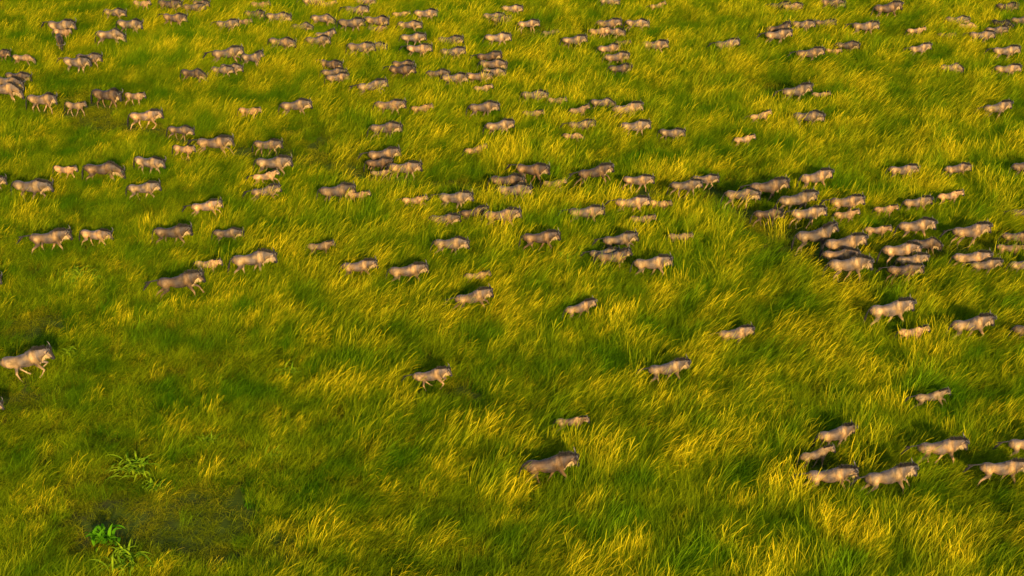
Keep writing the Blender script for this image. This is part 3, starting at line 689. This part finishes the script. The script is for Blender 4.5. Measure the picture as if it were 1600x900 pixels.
(1.47, 45.81, 11, 1.09, 'walk_b', 'd', 'big dark brown bull with horns and yellow beard walking alone, bottom centre'),
]
CALF_GROUP = 'wildebeest calves trotting with the herd'
HERD_GROUP = 'wildebeest crossing the tall grass in one direction'
first = {}
kids = {}
rh = random.Random(4)
for (gx, gy, hdg, size, pose, tone, label) in HERD:
    if pose not in first:
        root = make_wildebeest(pose); first[pose] = root
        kids[pose] = [c for c in bpy.data.objects if c.parent == root]
        mine = kids[pose]
    else:
        root = first[pose].copy(); COL.objects.link(root)
        mine = []
        for ch in kids[pose]:
            c = ch.copy(); COL.objects.link(c); c.parent = root; mine.append(c)
    root.location = (gx, gy, 0)
    root.rotation_euler = (0, 0, R(hdg))
    root.scale = (size, size * rh.uniform(.94, 1.06), size * rh.uniform(.95, 1.05))
    root['label'] = label
    calf = pose.startswith('calf')
    root['category'] = 'wildebeest calf' if calf else 'wildebeest'
    root['group'] = CALF_GROUP if calf else HERD_GROUP
    j = rh.uniform(.74, 1.12)
    tn = TINT[tone]
    wr = rh.uniform(-.05, .05)
    for c in mine:
        c.color = (tn[0] * j * (1 + wr), tn[1] * j, tn[2] * j * (1 - wr), 1)

# ------------------------------------------------------------------ grass
def make_tuft(name, mat, n, rad, hmin, hmax, lean, width, segs=4, seed=0, head=0.0, spread=.35):
    rs = np.random.RandomState(seed)
    ang = rs.rand(n) * 2 * np.pi; rr = rad * np.sqrt(rs.rand(n))
    bx, by = rr * np.cos(ang), rr * np.sin(ang)
    h = hmin + (hmax - hmin) * rs.rand(n) ** 1.2
    # each blade starts nearly upright and bends over downwind
    la = np.clip(lean + rs.randn(n) * .18, .05, 1.45)
    az_ = rs.randn(n) * spread
    wdir = rs.rand(n) * np.pi
    wd = width * (.6 + .8 * rs.rand(n))
    ts = np.linspace(0, 1, segs + 1)
    V = np.zeros((n, segs + 1, 2, 3)); BT = np.zeros((n, segs + 1, 2)); BR = np.zeros((n, segs + 1, 2)); BR[:] = rs.rand(n)[:, None, None]
    px, py, pz = bx.copy(), by.copy(), np.zeros(n) - .03
    for i, t in enumerate(ts):
        if i:
            a = la * (.25 + 1.25 * t * t + .15 * t)     # bend increases towards the tip
            step = h / segs
            px = px + np.sin(a) * np.cos(az_) * step; py = py + np.sin(a) * np.sin(az_) * step; pz = pz + np.cos(a) * step
        wv = wd * (1 - t * .9) if head == 0 else wd * (.55 + head * np.clip((t - .6) / .2, 0, 1) * np.clip((1.02 - t) / .15, 0.1, 1))
        V[:, i, 0] = np.stack([px - np.cos(wdir) * wv, py - np.sin(wdir) * wv, pz], 1)
        V[:, i, 1] = np.stack([px + np.cos(wdir) * wv, py + np.sin(wdir) * wv, pz], 1)
        BT[:, i] = t
    idx = np.arange(n * (segs + 1) * 2).reshape(n, segs + 1, 2)
    Fq = np.stack([idx[:, :-1, 0], idx[:, :-1, 1], idx[:, 1:, 1], idx[:, 1:, 0]], -1).reshape(-1, 4)
    me = bpy.data.meshes.new(name)
    me.vertices.add(V.size // 3); me.vertices.foreach_set('co', V.ravel())
    me.loops.add(Fq.size); me.loops.foreach_set('vertex_index', Fq.ravel())
    me.polygons.add(len(Fq)); me.polygons.foreach_set('loop_start', np.arange(0, Fq.size, 4)); me.polygons.foreach_set('loop_total', np.full(len(Fq), 4))
    me.update(calc_edges=True)
    for nm, arr in (('bt', BT), ('br', BR)):
        at = me.attributes.new(nm, 'FLOAT', 'POINT'); at.data.foreach_set('value', arr.ravel())
    me.polygons.foreach_set('use_smooth', [True] * len(me.polygons))
    me.materials.append(mat)
    o = bpy.data.objects.new(name, me)
    return o

def grass_object(name, label, tufts, P, rot, scl, idx):
    """ONE object of ground cover: its points carry a tuft each"""
    src = bpy.data.collections.new(name + '_tufts')
    for o in tufts: src.objects.link(o)
    me = bpy.data.meshes.new(name)
    n = len(P)
    me.vertices.add(n); me.vertices.foreach_set('co', np.ascontiguousarray(P, dtype=float).ravel())
    a = me.attributes.new('rot', 'FLOAT_VECTOR', 'POINT'); a.data.foreach_set('vector', np.ascontiguousarray(rot).ravel())
    a = me.attributes.new('scl', 'FLOAT_VECTOR', 'POINT'); a.data.foreach_set('vector', np.ascontiguousarray(scl).ravel())
    a = me.attributes.new('pick', 'INT', 'POINT'); a.data.foreach_set('value', idx.astype(np.int32))
    ob = bpy.data.objects.new(name, me); COL.objects.link(ob)
    ob['kind'] = 'stuff'; ob['label'] = label; ob['category'] = 'grass'
    ng = bpy.data.node_groups.new(name, 'GeometryNodeTree')
    ng.interface.new_socket('Geometry', in_out='INPUT', socket_type='NodeSocketGeometry')
    ng.interface.new_socket('Geometry', in_out='OUTPUT', socket_type='NodeSocketGeometry')
    gi = ng.nodes.new('NodeGroupInput'); go = ng.nodes.new('NodeGroupOutput')
    ci = ng.nodes.new('GeometryNodeCollectionInfo'); ci.inputs[0].default_value = src
    ci.inputs['Separate Children'].default_value = True; ci.inputs['Reset Children'].default_value = True
    ip = ng.nodes.new('GeometryNodeInstanceOnPoints'); ip.inputs['Pick Instance'].default_value = True
    def attr(nm, ty):
        q = ng.nodes.new('GeometryNodeInputNamedAttribute'); q.data_type = ty; q.inputs[0].default_value = nm; return q.outputs[0]
    L = ng.links.new
    L(gi.outputs[0], ip.inputs['Points']); L(ci.outputs[0], ip.inputs['Instance'])
    L(attr('pick', 'INT'), ip.inputs['Instance Index'])
    L(attr('rot', 'FLOAT_VECTOR'), ip.inputs['Rotation']); L(attr('scl', 'FLOAT_VECTOR'), ip.inputs['Scale'])
    L(ip.outputs[0], go.inputs[0])
    md = ob.modifiers.new('cover', 'NODES'); md.node_group = ng
    return ob

def scatter(spacing, seed):
    rs = np.random.RandomState(seed)
    gx, gy = np.meshgrid(np.arange(-62, 62, spacing), np.arange(33, 128, spacing))
    gx = gx.ravel() + rs.uniform(-.5, .5, gx.size) * spacing * 1.3; gy = gy.ravel() + rs.uniform(-.5, .5, gy.size) * spacing * 1.3
    half = 7.0 + .39 * gy + 2.0
    k = np.abs(gx) < half
    return gx[k], gy[k], rs

A = np.array([(h[0], h[1], h[2], h[3]) for h in HERD])
def near_herd(x, y, ahead=0.0, rx=1.15, ry=.55):
    """1 where a blade would stand inside an animal's footprint"""
    m = np.zeros(len(x))
    for ax_, ay_, hd_, s_ in A:
        c, s = math.cos(R(hd_)), math.sin(R(hd_))
        dx, dy = x - ax_, y - ay_
        u = (dx * c + dy * s) / (rx * s_); v = (-dx * s + dy * c) / (ry * s_)
        m = np.maximum(m, (u * u + v * v < 1))
    return m > 0

def seg_dist(x, y, pts):
    d = np.full(len(x), 1e9)
    for (x0, y0), (x1, y1) in zip(pts[:-1], pts[1:]):
        L2 = (x1 - x0) ** 2 + (y1 - y0) ** 2
        t = np.clip(((x - x0) * (x1 - x0) + (y - y0) * (y1 - y0)) / L2, 0, 1)
        d = np.minimum(d, np.hypot(x - x0 - t * (x1 - x0), y - y0 - t * (y1 - y0)))
    return d
PATHS = [
([(-27.4, 83.8), (-23.1, 82.7), (-16.8, 79.2), (-10.7, 77.1), (-6.0, 74.5), (0.0, 73.7), (5.9, 73.7), (11.9, 71.5), (17.9, 65.7)], 1.1, 1.00),
([(-14.4, 81.7), (-9.3, 78.2), (-3.8, 76.3), (2.3, 75.9), (8.2, 79.2)], 0.8, 0.60),
([(-0.5, 101.2), (4.8, 102.0), (7.6, 100.5)], 1.5, 0.80),
([(13.2, 91.2), (19.0, 89.4)], 1.2, 0.70),
([(13.2, 91.2), (19.0, 89.4)], 1.2, 0.70),
([(11.1, 73.7), (13.4, 69.9), (15.5, 65.7), (17.3, 62.9), (19.6, 62.9)], 1.6, 0.90),
([(17.3, 62.9), (22.4, 66.1), (28.7, 66.8)], 1.2, 0.80),
([(-4.6, 52.5), (-2.3, 52.3), (-0.3, 51.3)], 0.9, 0.60),
([(10.9, 46.2), (12.8, 46.6), (18.2, 46.4)], 0.7, 0.60),
]
BARE = [
(-13.6, 43.3, 3.7, 2.0, 1.00),
(-22.7, 58.1, 1.8, 1.3, 1.00),
(-28.6, 86.5, 2.9, 2.1, 0.80),
(-21.9, 52.0, 1.1, 1.0, 0.70),
(-10.6, 79.7, 2.4, 2.5, 0.80),
(-12.8, 81.7, 2.8, 2.1, 0.60),
(13.5, 75.4, 1.9, 1.8, 0.70),
(1.0, 100.5, 1.9, 2.2, 0.80),
(-10.2, 41.8, 2.2, 1.9, 0.60),
(27.4, 71.1, 2.2, 1.2, 0.60),
(-3.1, 52.5, 1.7, 0.8, 0.60),
]
def trodden(x, y):
    """0..1: how worn the grass is, along the animals' tracks and on the thin patches"""
    m = np.zeros(len(x)); wob = fbm(x * .5, y * .5, 77) - .5
    for pts, wd, st in PATHS:
        m = np.maximum(m, st * np.clip(1.5 - (seg_dist(x, y, pts) + wob * 1.6) / wd, 0, 1))
    for bx, by, rx, ry, st in BARE:
        r = np.hypot((x - bx) / rx, (y - by) / ry) + wob * .9
        m = np.maximum(m, st * np.clip((1.25 - r) * 2, 0, 1))
    return m
def lushness(x, y):
    """the lower left ground (near, west) is shorter and greener"""
    return np.clip((x * .045 + (y - 44) * .022 + .75 + (fbm(x * .15, y * .15, 31) - .5) * 1.2), 0, 1)

WIND = R(28)
def build_grass():
    # leafy understorey
    x, y, rs = scatter(.46, 1)
    tr = trodden(x, y); lu = lushness(x, y)
    keep = (rs.rand(len(x)) > tr * .55) & ~near_herd(x, y, rx=.75, ry=.22)
    x, y, tr, lu = x[keep], y[keep], tr[keep], lu[keep]; n = len(x)
    hn = fbm(x * .55, y * .55, 11)
    hs = (.55 + .75 * hn) * (1 - .62 * tr) * (.78 + .34 * lu)
    hs = np.where(near_herd(x, y, rx=1.2, ry=.7) | near_herd(x, y + .7, rx=1.0, ry=.6), np.minimum(hs, .88), hs)   # trampled round the hooves
    rz = WIND + (fbm(x * .22, y * .22, 21) - .5) * 2.6 + rs.randn(n) * .35 + (1 - lu) * rs.randn(n) * .8
    leaf = [make_tuft('leafy_tuft', M_leafy, 170, .46, .45, 1.0, .72, .011, 4, s, 0, .75) for s in range(6)]
    leaf += [make_tuft('low_tuft', M_low, 120, .42, .25, .75, .7, .011, 3, 20 + s, 0, 1.6) for s in range(3)]
    pick = np.where(rs.rand(n) < .12 + .75 * tr + .35 * (1 - lu), 6 + rs.randint(0, 3, n), rs.randint(0, 6, n))
    z = np.zeros(n)
    # tall ripe stalks in clumps
    x2, y2, rs2 = scatter(.42, 2)
    tr2 = trodden(x2, y2); lu2 = lushness(x2, y2)
    cl = fbm(x2 * .55, y2 * .38, 41, 3) * .6 + fbm(x2 * 1.7, y2 * 1.1, 43, 2) * .4
    pr = (.13 + np.clip((cl - .47) * 7, 0, .87)) * (.25 + .75 * lu2) * (1 - .9 * tr2)
    k2 = (rs2.rand(len(x2)) < pr) & ~near_herd(x2, y2, rx=1.1, ry=.5) & (~near_herd(x2, y2 + .75, rx=1.0, ry=.40) | (rs2.rand(len(x2)) < .2))
    x2, y2, cl, lu2 = x2[k2], y2[k2], cl[k2], lu2[k2]; n2 = len(x2)
    stalk = [make_tuft('stalk_tuft', M_stalk, 60, .50, .60, 1.55, .64, .0062, 6, 50 + s, .8, .50) for s in range(6)]
    rz2 = WIND + (fbm(x2 * .22, y2 * .22, 21) - .5) * 2.4 + rs2.randn(n2) * .35
    hs2 = (.5 + .75 * rs2.rand(n2) ** 1.5) * (.75 + .3 * lu2)
    pick2 = 9 + rs2.randint(0, 6, n2)
    P = np.concatenate([np.stack([x, y, z], 1), np.stack([x2, y2, np.zeros(n2)], 1)])
    rot = np.concatenate([np.stack([z, z, rz], 1), np.stack([np.zeros(n2), np.zeros(n2), rz2], 1)])
    s1 = .85 + .3 * rs.rand(n)
    scl = np.concatenate([np.stack([s1, s1, hs], 1), np.stack([hs2, hs2, hs2], 1)])
    # collection children are picked in name order
    for i, o in enumerate(leaf + stalk): o.name = 'tuft_%02d' % i
    print('tufts', n, n2)
    grass_object('grass', 'tall green and golden savanna grass bending in the wind', leaf + stalk, P, rot, scl, np.concatenate([pick, pick2]))
build_grass()

# ------------------------------------------------------------------ broad leaved plants
def broad_plant(x, y, size, n, mat, label, seed, up=.6, wide=.05):
    rs = random.Random(seed)
    root = bpy.data.objects.new('broad_leaved_plant', None); root.empty_display_size = .2; COL.objects.link(root)
    root.location = (x, y, 0); root.scale = (size, size, size)
    root['label'] = label; root['category'] = 'plant'; root['group'] = 'broad leaved plants in the grass'
    V, F = [], []
    for i in range(n):
        a = rs.uniform(0, 6.283); L = rs.uniform(.35, 1.0); el = rs.uniform(.0, 1.1) * up + .25
        r0 = Vector((rs.gauss(0, .30), rs.gauss(0, .22), rs.uniform(.10, .35)))
        d = Vector((math.cos(a), math.sin(a), 0)); s = Vector((-d.y, d.x, 0)); p = r0.copy(); e = el + .5
        b = len(V); S = 6
        for j in range(S + 1):
            t = j / S; wv = wide * math.sin(math.pi * (.12 + .86 * t)) * 1.1
            V += [p - s * wv + Vector((0, 0, .02)), p.copy(), p + s * wv + Vector((0, 0, .02))]
            p = p + (d * math.cos(e) + Vector((0, 0, math.sin(e)))) * L / S; e -= .32
        for j in range(S):
            q = b + j * 3
            F += [(q, q + 1, q + 4, q + 3), (q + 1, q + 2, q + 5, q + 4)]
    lo = bpy.data.objects.new('leaves', mesh_from('leaves', V, F, mat)); COL.objects.link(lo); lo.parent = root
    V, F = [], []
    for i in range(7):
        a = rs.uniform(0, 6.283); q = Vector((.2 * math.cos(a), .2 * math.sin(a), 0))
        loft(V, F, [(tuple(q * .5), .012, .012), (tuple(q + Vector((0, 0, .2))), .010, .010), (tuple(q * 1.4 + Vector((0, 0, .42))), .005, .005)], 6)
    so = bpy.data.objects.new('stems', mesh_from('stems', V, F, mat)); COL.objects.link(so); so.parent = root
    return root
PLANTS = [
(-15.35, 46.52, 1.09, 69, 0, 'pale green arching plant above the worn dark patch, near the lower left corner', 0.60, 0.032),
(-14.42, 45.41, 0.66, 39, 0, 'small pale green plant just below and right of the larger arching one', 0.60, 0.032),
(-14.38, 40.67, 1.09, 66, 0, 'bright long leaved plant on the bottom edge beside the worn dark patch', 0.60, 0.032),
(-15.47, 42.14, 0.81, 60, 1, 'deep green bushy plant on the worn dark patch, above the bright bottom edge plant', 1.00, 0.075),
(-21.64, 62.37, 1.23, 90, 0, 'large light green plant below the two wildebeest at the left edge', 0.80, 0.032),
(-20.41, 55.51, 0.71, 36, 0, 'bright spiky plant in front of the galloping wildebeest', 0.90, 0.032),
(2.84, 64.86, 0.90, 75, 0, 'round green tussock plant between two walking wildebeest, right of centre', 0.90, 0.032),
(-9.79, 47.40, 0.66, 33, 0, 'small green plant alone in short grass, left of the big bull', 0.90, 0.032),
(-12.73, 48.31, 0.76, 33, 0, 'yellow green plant above and right of the pale arching plant', 0.90, 0.032),
(-17.07, 59.66, 0.76, 27, 0, 'small light sprig plant below the dark running wildebeest', 0.90, 0.032),
(-9.99, 61.91, 0.81, 51, 0, 'bright green clump plant below the gap in the middle rows', 0.90, 0.032),
(-10.01, 53.86, 0.76, 45, 0, 'low green leafy plant left of the lone trotting calf', 0.70, 0.032),
]
for i, (x, y, s, n, dk, lab, up, wide) in enumerate(PLANTS):
    broad_plant(x, y, s, n, M_broad_dark if dk else M_broad, lab, 100 + i, up, wide)
